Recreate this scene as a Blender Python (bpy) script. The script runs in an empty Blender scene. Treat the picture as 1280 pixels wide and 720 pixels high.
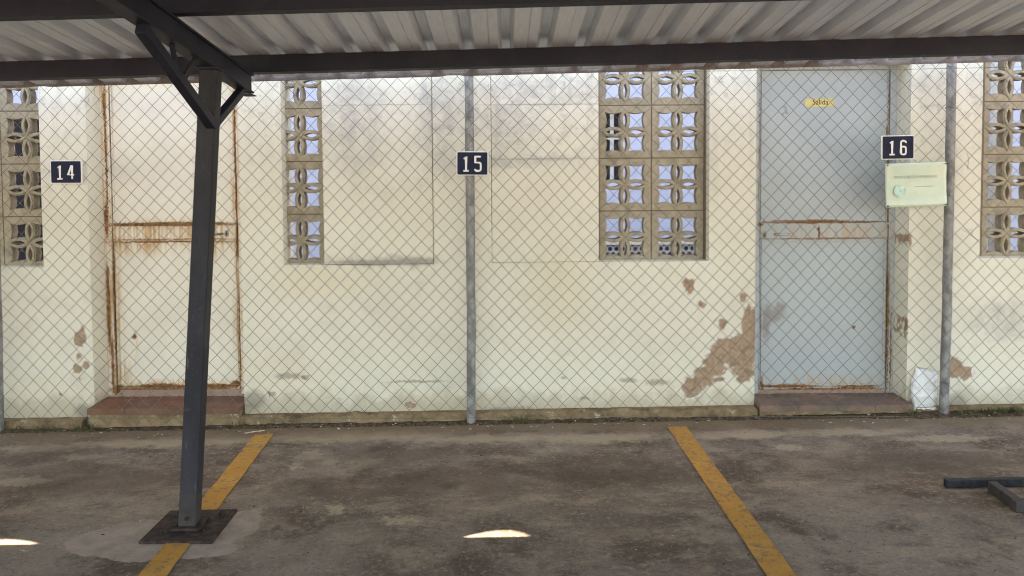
import bpy, bmesh, math, random
from mathutils import Vector, Matrix, noise as mnoise
R = math.radians
random.seed(7)
C = bpy.context.scene.collection
sc = bpy.context.scene

# ------------------------------------------------------------------ camera
F = 1080.0; PPX, PPY = 632.0, 253.0
PITCH = math.atan(53.0 / F); ROLL = 0.007; CAMZ = 1.6
fw = Vector((0, math.cos(PITCH), -math.sin(PITCH)))
r0 = Vector((1, 0, 0)); u0 = Vector((0, math.sin(PITCH), math.cos(PITCH)))
rt = r0 * math.cos(ROLL) - u0 * math.sin(ROLL)
up = u0 * math.cos(ROLL) + r0 * math.sin(ROLL)
cam = bpy.data.cameras.new('camera'); co = bpy.data.objects.new('camera', cam); C.objects.link(co)
m = Matrix.Identity(4)
for i in range(3):
    m[i][0] = rt[i]; m[i][1] = up[i]; m[i][2] = -fw[i]
m[2][3] = CAMZ
co.matrix_world = m
cam.sensor_width = 36; cam.lens = F / 1280 * 36
cam.shift_x = (640 - PPX) / 1280; cam.shift_y = (PPY - 360) / 1280
cam.clip_start = 0.05; cam.clip_end = 2000
sc.camera = co
O = Vector((0, 0, CAMZ))
GS = 0.011                                   # the yard rises slightly towards the right
def gz(x): return GS * x
def ray(px, py): return fw * F + rt * (px - PPX) - up * (py - PPY)
def W(px, py, Y):
    d = ray(px, py); return O + d * (Y / d.y)
def G(px, py):
    d = ray(px, py); t = -O.z / (d.z - GS * d.x); return O + d * t

# ------------------------------------------------------------------ mesh helpers
class MB:
    def __init__(s): s.v = []; s.f = []
    def add(s, vs, fs):
        o = len(s.v); s.v += [Vector(v) for v in vs]; s.f += [tuple(i + o for i in f) for f in fs]; return s
    def box(s, x0, x1, y0, y1, z0, z1):
        return s.add([(x0,y0,z0),(x1,y0,z0),(x1,y1,z0),(x0,y1,z0),(x0,y0,z1),(x1,y0,z1),(x1,y1,z1),(x0,y1,z1)],
              [(0,3,2,1),(4,5,6,7),(0,1,5,4),(1,2,6,5),(2,3,7,6),(3,0,4,7)])
    def bar(s, p, q, w, h, upv=(0, 0, 1)):
        p = Vector(p); q = Vector(q); t = (q - p).normalized(); a = t.cross(Vector(upv)).normalized(); b = a.cross(t).normalized()
        vs = []
        for e in (p, q):
            for sa, sb in ((-1,-1),(1,-1),(1,1),(-1,1)): vs.append(e + a * sa * w / 2 + b * sb * h / 2)
        return s.add(vs, [(0,1,2,3),(4,7,6,5),(0,4,5,1),(1,5,6,2),(2,6,7,3),(3,7,4,0)])
    def tube(s, path, r, n=8, closed_caps=True, flat=None):
        path = [Vector(p) for p in path]; rings = []
        nrm = None
        for i, p in enumerate(path):
            t = (path[min(i+1, len(path)-1)] - path[max(i-1, 0)]).normalized()
            if nrm is None:
                nrm = Vector((0, 1, 0)) if abs(t.y) < .9 else Vector((1, 0, 0))
            nrm = (nrm - t * nrm.dot(t)).normalized(); b = t.cross(nrm)
            rr = r(i) if callable(r) else r
            k = 1.0
            if 0 < i < len(path) - 1:
                t1 = (p - path[i-1]).normalized(); t2 = (path[i+1] - p).normalized()
                k = min(1.5, 1 / max(.5, math.sqrt(max(0, (1 + t1.dot(t2)) / 2))))
            ring = []
            for j in range(n):
                a = 2 * math.pi * j / n
                ca = math.cos(a) * rr * (flat if flat else 1)
                ring.append(p + nrm * ca + b * math.sin(a) * rr * (k if flat else 1))
            rings.append(ring)
        vs = [v for rg in rings for v in rg]; fs = []
        for i in range(len(rings) - 1):
            for j in range(n):
                fs.append((i*n+j, i*n+(j+1) % n, (i+1)*n+(j+1) % n, (i+1)*n+j))
        if closed_caps:
            fs.append(tuple(reversed(range(n)))); fs.append(tuple(range((len(rings)-1)*n, len(rings)*n)))
        return s.add(vs, fs)
    def prism(s, pts, y0, y1):                # outline in x,z extruded along y
        n = len(pts)
        vs = [(p[0], y0, p[1]) for p in pts] + [(p[0], y1, p[1]) for p in pts]
        fs = [tuple(range(n)), tuple(reversed(range(n, 2*n)))] + [(i, n+i, n+(i+1) % n, (i+1) % n) for i in range(n)]
        return s.add(vs, fs)

def wloc(p):
    v = Vector((0, 0, 0))
    while p is not None: v += p.location; p = p.parent
    return v
def obj(name, mb, mat, parent=None, smooth=False, bevel=0, loc=None, fix=True):
    base = wloc(parent); o0 = Vector(loc) if loc is not None else base
    me = bpy.data.meshes.new(name)
    me.from_pydata([v - o0 for v in mb.v], [], mb.f); me.validate(); 
    if fix:
        bm = bmesh.new(); bm.from_mesh(me); bmesh.ops.recalc_face_normals(bm, faces=bm.faces); bm.to_mesh(me); bm.free()
    if smooth:
        for p in me.polygons: p.use_smooth = True
    me.materials.append(mat)
    o = bpy.data.objects.new(name, me); C.objects.link(o); o.parent = parent; o.location = o0 - base
    if bevel:
        b = o.modifiers.new('bevel', 'BEVEL'); b.width = bevel; b.segments = 2; b.limit_method = 'ANGLE'; b.angle_limit = R(40)
    return o
def thing(name, label, cat, loc=(0, 0, 0), group=None):
    o = bpy.data.objects.new(name, None); C.objects.link(o); o.location = loc; o.empty_display_size = .1
    return tag(o, label, cat, group)
def tag(o, label, cat, group=None):
    o['label'] = label; o['category'] = cat
    if group: o['group'] = group
    return o
def kind(o, k): o['kind'] = k; return o

# ------------------------------------------------------------------ material helpers
class M:
    def __init__(s, name, rough=.8, metal=0.0, spec=.3):
        s.m = bpy.data.materials.new(name); s.m.use_nodes = True; s.t = s.m.node_tree; s.n = s.t.nodes
        s.b = s.n['Principled BSDF']; s.b.inputs['Roughness'].default_value = rough; s.b.inputs['Metallic'].default_value = metal
        s.b.inputs['Specular IOR Level'].default_value = spec
        s.pos = s.n.new('ShaderNodeNewGeometry').outputs['Position']
    def lk(s, a, b): s.t.links.new(a, b)
    def _in(s, sock, v):
        if hasattr(v, 'is_output') or isinstance(v, bpy.types.NodeSocket): s.lk(v, sock)
        else: sock.default_value = v
    def math(s, op, a, b=0.0, clamp=False):
        n = s.n.new('ShaderNodeMath'); n.operation = op; n.use_clamp = clamp
        s._in(n.inputs[0], a); s._in(n.inputs[1], b); return n.outputs[0]
    def vmul(s, v, k):
        n = s.n.new('ShaderNodeVectorMath'); n.operation = 'MULTIPLY'; s._in(n.inputs[0], v); n.inputs[1].default_value = k; return n.outputs[0]
    def noise(s, scale, detail=4, rough=.6, stretch=(1, 1, 1), off=(0, 0, 0), color=False, dist=0.0):
        mp = s.n.new('ShaderNodeMapping'); s.lk(s.pos, mp.inputs[0]); mp.inputs['Scale'].default_value = stretch; mp.inputs['Location'].default_value = off
        n = s.n.new('ShaderNodeTexNoise'); s.lk(mp.outputs[0], n.inputs['Vector'])
        n.inputs['Scale'].default_value = scale; n.inputs['Detail'].default_value = detail; n.inputs['Roughness'].default_value = rough
        n.inputs['Distortion'].default_value = dist
        return n.outputs['Color' if color else 'Fac']
    def ramp(s, x, a, b, lo=0.0, hi=1.0):
        n = s.n.new('ShaderNodeMapRange'); n.interpolation_type = 'SMOOTHSTEP'
        s._in(n.inputs[0], x); n.inputs[1].default_value = a; n.inputs[2].default_value = b; n.inputs[3].default_value = lo; n.inputs[4].default_value = hi
        return n.outputs[0]
    def mix(s, f, a, b, mode='MIX'):
        n = s.n.new('ShaderNodeMix'); n.data_type = 'RGBA'; n.blend_type = mode
        s._in(n.inputs[0], f)
        for k, v in ((6, a), (7, b)):
            if isinstance(v, tuple): n.inputs[k].default_value = (*v, 1) if len(v) == 3 else v
            else: s.lk(v, n.inputs[k])
        return n.outputs[2]
    def sep(s):
        n = s.n.new('ShaderNodeSeparateXYZ'); s.lk(s.pos, n.inputs[0]); return n.outputs
    def blobs(s, els, axes='xz', warp=.02, wscale=25, nz=None, soft=.25, amp=.0, rim=0):
        """soft-edged worn patches: els = list of (centre u, centre v, radius u, radius v) in metres"""
        src = s.pos
        if warp:
            c = s.noise(wscale, 4, .65, color=True)
            a = s.n.new('ShaderNodeVectorMath'); a.operation = 'SUBTRACT'; s.lk(c, a.inputs[0]); a.inputs[1].default_value = (.5, .5, .5)
            b = s.n.new('ShaderNodeVectorMath'); b.operation = 'MULTIPLY_ADD'; s.lk(a.outputs[0], b.inputs[0]); b.inputs[1].default_value = (warp*4,)*3; s.lk(s.pos, b.inputs[2]); src = b.outputs[0]
        cur = None
        for (u, v, ru, rv) in els:
            a = s.n.new('ShaderNodeVectorMath'); a.operation = 'SUBTRACT'; s.lk(src, a.inputs[0])
            b = s.n.new('ShaderNodeVectorMath'); b.operation = 'MULTIPLY'; s.lk(a.outputs[0], b.inputs[0])
            if axes == 'xz': a.inputs[1].default_value = (u, 0, v); b.inputs[1].default_value = (1/ru, 0, 1/rv)
            else: a.inputs[1].default_value = (u, v, 0); b.inputs[1].default_value = (1/ru, 1/rv, 0)
            l = s.n.new('ShaderNodeVectorMath'); l.operation = 'LENGTH'; s.lk(b.outputs[0], l.inputs[0])
            cur = l.outputs['Value'] if cur is None else s.math('MINIMUM', cur, l.outputs['Value'])
        if amp: cur = s.math('ADD', cur, s.math('MULTIPLY', s.math('SUBTRACT', s.noise(wscale * 1.7, 5, .7, off=(3, 5, 1)), .5), amp))
        if rim: return s.ramp(cur, 1 - soft / 2, 1 + soft / 2, 1.0, 0.0), s.ramp(cur, 1 + rim - soft / 2, 1 + rim + soft / 2, 1.0, 0.0)
        return s.ramp(cur, 1 - soft / 2, 1 + soft / 2, 1.0, 0.0)
    def bump(s, h, strength=.3, dist=.01):
        n = s.n.new('ShaderNodeBump'); n.inputs['Strength'].default_value = strength; n.inputs['Distance'].default_value = dist; s.lk(h, n.inputs['Height'])
        s.lk(n.outputs[0], s.b.inputs['Normal'])
    def col(s, c):
        if isinstance(c, tuple): s.b.inputs['Base Color'].default_value = (*c, 1)
        else: s.lk(c, s.b.inputs['Base Color'])
        return s
def simple(name, c, rough=.6, metal=0., var=.25, scale=30, spec=.4, bump=.0, stretch=(1,1,1)):
    k = M(name, rough, metal, spec)
    n = k.noise(scale, 5, .65, stretch=stretch)
    k.col(k.mix(k.ramp(n, .3, .7), tuple(x * (1 - var) for x in c), tuple(min(1, x * (1 + var)) for x in c)))
    if bump: k.bump(n, bump, .004)
    return k.m

YW = 5.31; YB = YW + .10; YD = YW + .20; YF = 5.17; YBK = YW + .25
def wx(px, py=300, Y=YW): return W(px, py, Y).x
def wz(px, py, Y=YW): return W(px, py, Y).z
def ell(px, py, rx, ry, Y=YW):
    p = W(px, py, Y); k = Y / F; return (p.x, p.z, rx * k, ry * k)
def gell(px, py, rx, ry):                    # patch on the ground
    p = G(px, py); a = G(px, py - ry); b = G(px, py + ry); return (p.x, p.y, rx * p.y / F, abs(a.y - b.y) / 2)

# ---- plaster wall
def wall_mat():
    k = M('cream_painted_plaster', .85, 0, .2)
    x, y, z = k.sep()
    big = k.noise(1.1, 5, .6); mid = k.noise(6, 6, .65); fine = k.noise(60, 4, .6)
    c = k.mix(k.ramp(big, .3, .7), (.68, .635, .51), (.755, .71, .585))
    c = k.mix(k.math('MULTIPLY', k.ramp(mid, .52, .75), .35), c, (.50, .45, .33))
    c = k.mix(k.math('MULTIPLY', k.ramp(fine, .35, .75), .18), c, (.85, .82, .72))
    # vertical rain streaks from above
    st = k.noise(9, 4, .6, stretch=(1, 1, .07), off=(2, 0, 0))
    c = k.mix(k.math('MULTIPLY', k.math('MULTIPLY', k.ramp(st, .5, .75), k.ramp(z, 1.1, 2.1)), .4), c, (.40, .38, .33))
    # grey mould on the blocked-in panels
    mould = k.blobs([ell(680, 112, 62, 24), ell(660, 200, 60, 8), ell(440, 150, 45, 60), ell(640, 150, 40, 40), ell(470, 326, 70, 7), ell(1255, 400, 50, 25), ell(545, 140, 25, 60)], warp=.05, wscale=9, soft=1.2, amp=1.0)
    c = k.mix(k.math('MULTIPLY', k.math('MULTIPLY', mould, k.ramp(k.noise(13, 8, .8, off=(3, 0, 3)), .36, .62, .15, 1.0)), .62), c, (.36, .35, .325))
    # grey-black mould speckle, denser towards the top
    sp_ = k.math('MULTIPLY', k.ramp(k.noise(17, 7, .78, off=(9, 0, 2)), .50, .72), k.ramp(k.math('ADD', z, k.math('MULTIPLY', k.noise(1.7, 4, .6, off=(0, 0, 6)), 1.6)), 1.9, 3.2))
    c = k.mix(k.math('MULTIPLY', sp_, .85), c, (.26, .25, .235))
    c = k.mix(k.math('MULTIPLY', k.ramp(k.noise(2.6, 6, .7, off=(5, 0, 8)), .50, .70), .25), c, (.50, .46, .38))
    ochre = k.blobs([ell(400, 350, 60, 22), ell(350, 470, 50, 35), ell(560, 505, 60, 18), ell(700, 370, 40, 50), ell(60, 500, 60, 30), ell(820, 490, 80, 20)], warp=.06, wscale=8, soft=1.4, amp=.8)
    c = k.mix(k.math('MULTIPLY', ochre, .22), c, (.66, .52, .30))
    # damp dirt along the foot of the wall
    foot = k.ramp(k.math('ADD', z, k.math('MULTIPLY', k.noise(7, 6, .7, off=(4, 4, 4)), -.34)), -.10, .03, 1, 0)
    c = k.mix(k.math('MULTIPLY', foot, .5), c, (.33, .27, .17))
    mark = k.blobs([ell(520, 477, 36, 1.6), ell(785, 475, 12, 3), ell(822, 478, 14, 4), ell(360, 470, 16, 4), ell(340, 492, 5, 3), ell(382, 472, 5, 3), ell(730, 498, 7, 2), ell(1195, 505, 14, 14), ell(705, 472, 4, 2), ell(640, 512, 30, 4), ell(850, 512, 90, 3), ell(480, 328.5, 66, 3.5), ell(520, 327, 26, 5), ell(640, 514, 24, 5), ell(318, 500, 14, 12), ell(104, 515, 10, 10)], warp=.012, wscale=40, soft=.9, amp=.9)
    c = k.mix(k.math('MULTIPLY', mark, .6), c, (.22, .19, .15))
    # hairline cracks along the block joints under the render
    jl = [ell(680, 130.5, 68, .9), ell(680, 198.5, 68, 1.0), ell(470, 131, 66, .6), ell(541, 200, .8, 130)]
    jm = k.blobs(jl, warp=.003, wscale=30, soft=1.2, amp=1.2)
    c = k.mix(k.math('MULTIPLY', jm, .6), c, (.25, .22, .17))
    # flaked paint showing brown render
    pl = [(866,484,13,13),(880,470,13,13),(893,455,13,17),(905,440,17,17),(925,440,22,22),(937,410,10,30),(930,464,13,14),
          (862,358,6,9),(857,352,4,3),(903,405,4,6),(878,381,6,4),(928,372,5,5),(895,400,3,2),(898,474,8,3),
          (100,424,7,11),(97,446,4,5),(98,461,6,5),(107,456,4,5),(103,412,3,3),(101,473,2,2),(76,492,2,2),
          (1193,460,12,13),(1207,466,9,8),(514,506,9,3),(1131,410,4,14),(1138,300,3,8),(338,494,3,2),(380,472,3,2)]
    peel, peel2 = k.blobs([ell(*e) for e in pl], warp=.022, wscale=30, soft=.10, amp=.9, rim=.17)
    c = k.mix(k.math('MULTIPLY', peel2, .8), c, k.mix(k.ramp(k.noise(35, 5, .7, off=(6, 6, 6)), .4, .6), (.80, .775, .70), (.52, .45, .36)))
    pc = k.mix(k.ramp(k.noise(45, 5, .7), .3, .7), (.30, .195, .13), (.45, .32, .215))
    pc = k.mix(k.math('MULTIPLY', k.ramp(k.noise(16, 6, .7, off=(4, 2, 2)), .52, .62), .6), pc, (.20, .13, .09))
    c = k.mix(peel, c, pc)
    k.col(c)
    h = k.math('ADD', k.math('MULTIPLY', fine, .25), k.math('MULTIPLY', mid, .5))
    h = k.math('ADD', h, k.math('MULTIPLY', k.math('ADD', peel, peel2), -1.2))
    k.bump(h, .35, .006)
    return k.m
WALL = wall_mat()
BLOCK = M('tan_cast_concrete', .9, 0, .15)
_n = BLOCK.noise(24, 6, .7); _d = BLOCK.noise(7, 6, .7, off=(2, 0, 5)); _r = BLOCK.n.new('ShaderNodeObjectInfo').outputs['Random']
_c = BLOCK.mix(BLOCK.ramp(_n, .3, .7), (.33, .275, .19), (.47, .395, .28))
_c = BLOCK.mix(BLOCK.math('MULTIPLY', _r, .45), _c, (.30, .27, .215))
_c = BLOCK.mix(BLOCK.math('MULTIPLY', BLOCK.ramp(_d, .50, .68), .6), _c, (.19, .165, .125))
_c = BLOCK.mix(BLOCK.math('MULTIPLY', BLOCK.ramp(BLOCK.noise(70, 4, .7, off=(1, 1, 1)), .58, .70), .5), _c, (.12, .10, .08))
BLOCK.col(_c); BLOCK.bump(_n, .45, .006); BLOCK = BLOCK.m
MORTAR = simple('dark_mortar', (.20, .155, .11), .95, 0, .3, 60, .1, .3)
CONC = M('rough_dirty_concrete', .95, 0, .1)
_n = CONC.noise(11, 6, .7); _d = CONC.noise(5, 6, .7, off=(3, 3, 3))
_c = CONC.mix(CONC.ramp(_n, .3, .7), (.16, .108, .06), (.31, .22, .125))
_c = CONC.mix(CONC.math('MULTIPLY', CONC.ramp(_d, .52, .68), .7), _c, (.090, .060, .034))
CONC.col(CONC.mix(CONC.math('MULTIPLY', CONC.ramp(CONC.noise(16, 5, .7, off=(8, 1, 3)), .60, .70), .8), _c, (.50, .44, .33))); CONC.bump(_n, .6, .012); CONC = CONC.m

def door_mat(name, base, rustamt, els, drips, dark=None, rust=((.09, .036, .018), (.36, .17, .06))):
    k = M(name, .5, 0, .4)
    n1 = k.noise(2.2, 4, .6); n2 = k.noise(40, 5, .65)
    c = k.mix(k.ramp(n1, .3, .7), tuple(v * .93 for v in base), tuple(min(1, v * 1.05) for v in base))
    c = k.mix(k.math('MULTIPLY', k.ramp(n2, .55, .8), .18), c, tuple(v * .7 for v in base))
    if dark:
        dm = k.blobs([ell(*e, Y=YD) for e in dark], warp=.03, wscale=30, soft=1.2, amp=1.4)
        c = k.mix(k.math('MULTIPLY', dm, .65), c, (.20, .16, .135))
    # thin rust bleed
    dr = k.blobs([ell(*e, Y=YD) for e in drips], warp=.004, wscale=20, soft=1.4)
    stn = k.noise(38, 4, .6, stretch=(1, 1, .06), off=(1, 2, 0))
    c = k.mix(k.math('MULTIPLY', k.math('MULTIPLY', dr, k.ramp(stn, .36, .64)), rustamt), c, (.50, .27, .09))
    rm = k.blobs([ell(*e, Y=YD) for e in els], warp=.010, wscale=60, soft=.5, amp=1.1)
    rc = k.mix(k.ramp(k.noise(55, 5, .7), .35, .65), rust[0], rust[1])
    c = k.mix(rm, c, rc); k.col(c)
    k.lk(k.ramp(rm, 0, 1, .5, .95), k.b.inputs['Roughness'])
    k.bump(k.math('ADD', k.math('MULTIPLY', n1, .6), k.math('MULTIPLY', rm, .4)), .18, .01)
    return k.m
WDOOR = door_mat('white_rusting_door_paint', (.76, .70, .585), .95,
    [(215,279.5,84,2.0),(215,281,84,1.6),(215,302,82,1.1),(215,299,82,.7),(144,390,1.0,90),(133.5,190,1.1,95),(134,275,2.6,22),(137,390,2.2,50),(136,360,2.6,32),(142,455,1.6,35),(220,486,84,5.5),(200,482,30,3),(270,482,24,3),(150,487,10,6),(294,200,1.1,95),(297,300,2.0,26),(300,420,1.2,70),(168,421,3,3),(169,417,1,5),(131,130,1.6,18),(295,480,6,5)],
    [(215,292,86,9),(133,200,7,110),(142,400,10,100),(294,200,5,110),(299,400,6,90),(220,482,84,7),(169,436,4,18),(131,120,9,40),(215,290,90,13),(170,302,46,16),(270,306,30,16),(150,470,12,20),(215,284,88,6)])
GDOOR = door_mat('blue_grey_door_paint', (.41, .445, .445), .55,
    [(1028,277.5,82,1.3),(1010,275.5,50,.9),(950,280,4,2),(1028,298,78,.7),(1109,180,.7,90),(1109,400,1.0,90),(952,480,2,10),(1030,486,78,2.2),(1023,290,1,8),(985,482,36,2),(1070,483,26,1.6),(948,200,.6,100),(1067,409,2.4,2),(1112,440,.8,60)],
    [(1040,291,70,10),(1030,480,78,10),(1109,300,3,200)],
    dark=[(965,393,15,10),(957,405,6,18),(975,384,8,6),(981,140,3,5)])

# ------------------------------------------------------------------ boundary wall with doors and block windows
zsill = wz(640, 329); zhead = zsill + 4 * .33
x_lw1 = wx(52, 260); x_ld0, x_ld1 = wx(112, 300), wx(301, 300)
x_w10, x_w11, x_w1e = wx(352.5, 220), wx(403, 220), wx(541, 220)
x_w2s, x_w20, x_w21 = wx(614, 220), wx(748.5, 220), wx(886.5, 220)
x_rd0, x_rd1 = wx(944.5, 300), wx(1136, 300)
x_rw0 = wx(1226, 250)
x_lw0 = x_lw1 - .93; x_rw1 = x_rw0 + 1.0
zl, z1, z2, zr = wz(25, 334.5), wz(450, 331), wz(750, 327.5), wz(1255, 322.5)
zdoor = wz(1030, 84, YD)
zst_l = wz(215, 489, YD); zst_r = wz(1030, 489, YD)

wall = thing('boundary_wall', 'long cream painted wall with flaking paint, two metal doors and pierced block windows', 'wall', (0, YW, 0))
def grid_wall(xs, zs, hole, y0, y1):
    nx, nz = len(xs) - 1, len(zs) - 1
    s = lambda i, j: 0 <= i < nx and 0 <= j < nz and not hole((xs[i]+xs[i+1])/2, (zs[j]+zs[j+1])/2)
    mb = MB(); idx = {}
    def V(i, j, k):
        if (i, j, k) not in idx:
            idx[(i, j, k)] = len(mb.v); mb.v.append(Vector((xs[i], (y0, y1)[k], zs[j])))
        return idx[(i, j, k)]
    for i in range(nx):
        for j in range(nz):
            if not s(i, j): continue
            mb.f.append((V(i,j,0), V(i+1,j,0), V(i+1,j+1,0), V(i,j+1,0)))
            mb.f.append((V(i,j,1), V(i,j+1,1), V(i+1,j+1,1), V(i+1,j,1)))
            if not s(i-1, j): mb.f.append((V(i,j,0), V(i,j+1,0), V(i,j+1,1), V(i,j,1)))
            if not s(i+1, j): mb.f.append((V(i+1,j,0), V(i+1,j,1), V(i+1,j+1,1), V(i+1,j+1,0)))
            if not s(i, j-1): mb.f.append((V(i,j,0), V(i,j,1), V(i+1,j,1), V(i+1,j,0)))
            if not s(i, j+1): mb.f.append((V(i,j+1,0), V(i+1,j+1,0), V(i+1,j+1,1), V(i,j+1,1)))
    return mb
holes = [(x_lw0, x_lw1, zl, zhead), (x_ld0, x_ld1, -.2, zdoor + .03), (x_w10, x_w1e, z1, zhead), (x_w2s, x_w21, z2, zhead),
         (x_rd0, x_rd1, -.2, zdoor + .03), (x_rw0, x_rw1, zr, zhead)]
xs = sorted({-8.0, 8.0} | {h[0] for h in holes} | {h[1] for h in holes})
zs = sorted({-.2, 2.55} | {h[2] for h in holes} | {h[3] for h in holes})
obj('plaster_wall', grid_wall(xs, zs, lambda x, z: any(h[0] < x < h[1] and h[2] < z < h[3] for h in holes), YW, YBK), WALL, wall, bevel=.006)
# infill panels, a finger's depth behind the face
e = .002
obj('infill_panel', MB().box(x_w11, x_w1e - e, YW + .012, YBK - .03, z1 + e, zhead - e), WALL, wall, bevel=.004)
obj('infill_panel', MB().box(x_w2s + e, x_w20, YW + .007, YBK - .03, z2 + e, zhead - e), WALL, wall, bevel=.004)

# sun: high, ahead and to the right, beyond the wall
EL, AZ = R(58.4), R(25)
SUN = Vector((math.sin(AZ) * math.cos(EL), math.cos(AZ) * math.cos(EL), math.sin(EL)))
# added wall top, out of view: blocks the sun except where two dips shape slivers
def on_wall(g):
    t = (YW - g.y) / SUN.y; return g + SUN * t
dips = []
for (pa, pb, py, d) in ((580, 678, 664.5, 1.0), (-90, 78, 676, 1.0)):
    a, b = on_wall(G(pa, py)), on_wall(G(pb, py)); dips.append((a.x, b.x, (a.z + b.z) / 2))
ZT = 3.30
pts = []
for i in range(801):
    x = -8 + 16 * i / 800; z = ZT + .01 * math.sin(x * 5) 
    for (a, b, zd) in dips:
        if a < x < b:
            u = (2 * x - a - b) / (b - a); z = zd + .17 * abs(u) ** 2.0
        elif a - .02 < x < b + .02: z = min(z, zd + .25)
    pts.append((x, z))
sun_block = MB()
n = len(pts)
vs = [(x, YW + .012, 2.552) for x, z in pts] + [(x, YW + .012, z) for x, z in pts] + [(x, YBK, z) for x, z in pts] + [(x, YBK, 2.552) for x, z in pts]
fs = []
for i in range(n - 1):
    for a in range(3): fs.append((a*n+i, a*n+i+1, (a+1)*n+i+1, (a+1)*n+i))
    fs.append((3*n+i, 3*n+i+1, i+1, i))
sun_block.add(vs, fs)
obj('sun_block_parapet', sun_block, WALL, wall)

# pierced concrete blocks
def block_mesh():
    S = .165; T = .036                       # half size and half thickness
    def build(splines, ext, bev):
        cu = bpy.data.curves.new('pierced_block', 'CURVE'); cu.dimensions = '2D'; cu.fill_mode = 'BOTH'; cu.extrude = ext; cu.bevel_depth = bev; cu.bevel_resolution = 1
        for pts in splines:
            s = cu.splines.new('POLY'); s.points.add(len(pts) - 1); s.use_cyclic_u = True
            for p, q in zip(s.points, pts): p.co = (q[0], q[1], 0, 1)
        o = bpy.data.objects.new('tmp', cu); C.objects.link(o)
        dg = bpy.context.evaluated_depsgraph_get(); dg.update()
        me = bpy.data.meshes.new_from_object(o.evaluated_get(dg)); bpy.data.objects.remove(o)
        return me
    def lens(k, l0, l1, w, ex=1.0):
        a = k * math.pi / 2; q = []
        for t in range(24):
            u = t / 24
            if u < .5: l = l0 + (l1 - l0) * (u*2); ww = w * math.sin(math.pi * u * 2) ** ex
            else: l = l1 - (l1 - l0) * (u*2-1); ww = -w * math.sin(math.pi * (u*2-1)) ** ex
            q.append(((l*math.cos(a) - ww*math.sin(a)) * S, (l*math.sin(a) + ww*math.cos(a)) * S))
        return q
    h = .1592; sp = [[(-h,-h),(h,-h),(h,h),(-h,h)]]
    for sx in (-1, 1):
        for sy in (-1, 1):
            cs = [(-1,-1),(1,-1),(1,1),(-1,1)]; q = []
            for a in range(4):
                p0, p1 = cs[a], cs[(a+1) % 4]
                for t in range(8):
                    u = t / 8; bx = p0[0] + (p1[0]-p0[0]) * u; by = p0[1] + (p1[1]-p0[1]) * u
                    bow = .24 * (1 - (2*u-1)**2)
                    nx, ny = (p0[0]+p1[0])/2, (p0[1]+p1[1])/2
                    q.append(((sx*.445 + .345*(bx - nx*bow)) * S, (sy*.445 + .345*(by - ny*bow)) * S))
            sp.append(q)
    for k in range(4): sp.append(lens(k, .14, .76, .095))
    m1 = build(sp, T - .003, .003)
    m2 = build([lens(k, .055, .84, .150, .8) for k in range(4)] + [lens(k, .135, .765, .100) for k in range(4)], .0015, .0035)
    mb = MB()
    for me, off in ((m1, 0.0), (m2, -T - .0015)):
        mb.add([(v.co.x, -v.co.z + off, v.co.y) for v in me.vertices], [tuple(reversed(p.vertices)) for p in me.polygons])
    me = bpy.data.meshes.new('pierced_block'); me.from_pydata(mb.v, [], mb.f); me.materials.append(BLOCK); return me
BM = block_mesh()
def block_window(centres, z0, x0, x1, lab):
    """centres: x of each block column"""
    mb = MB(); yb0, yb1 = YB + .012, YB + .068; J = .0062
    cx = sorted(centres)
    for i in range(5):
        zz = z0 - (.022 if i else 0) + i * .33; mb.box(max(x0 + e, cx[0] - .165), min(x1 - e, cx[-1] + .165), yb0, yb1, zz - J + (.006 if i == 0 else 0), zz + J - (.006 if i == 4 else 0))
    ev = [c - .165 for c in cx] + [cx[-1] + .165]
    for i in range(4):
        for q in ev:
            if x0 + .006 < q < x1 - .006: mb.box(q - J, q + J, yb0 + .001, yb1 - .001, z0 + i * .33 + (.0072 if i == 0 else -.0155), z0 + (i+1) * .33 - .0285)
    if x1 - (cx[-1] + .165) > .006: mb.box(cx[-1] + .1655, x1 - e, YB - .02, yb1, z0 + .002, z0 + 1.318)
    if (cx[0] - .165) - x0 > .006: mb.box(x0 + e, cx[0] - .1655, YB - .02, yb1, z0 + .002, z0 + 1.318)
    w = obj('block_window', mb, MORTAR, wall, loc=((x0 + x1) / 2, YB, z0))
    w['label'] = lab
    for i in range(4):
        for c in cx:
            b = bpy.data.objects.new('pierced_block', BM); C.objects.link(b); b.parent = w
            b.location = Vector((c, YB + .044, z0 - .022 + .165 + i * .33)) - wloc(w)
    return w
cl = wx(34.6, 235, YB); block_window([cl - .66, cl - .33, cl], zl, x_lw0, x_lw1, 'pierced block window beside the sign 14, darkness behind it')
block_window([wx(374.5, 235, YB)], z1, x_w10, x_w11, 'narrow pierced block window, one block wide')
c2 = wx(781.4, 235, YB); block_window([c2, c2 + .331], z2, x_w20, x_w21, 'pierced block window two blocks wide')
c3 = wx(1259.5, 235, YB); block_window([c3, c3 + .33, c3 + .66], zr, x_rw0, x_rw1, 'pierced block window beyond the pale green notice')

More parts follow.
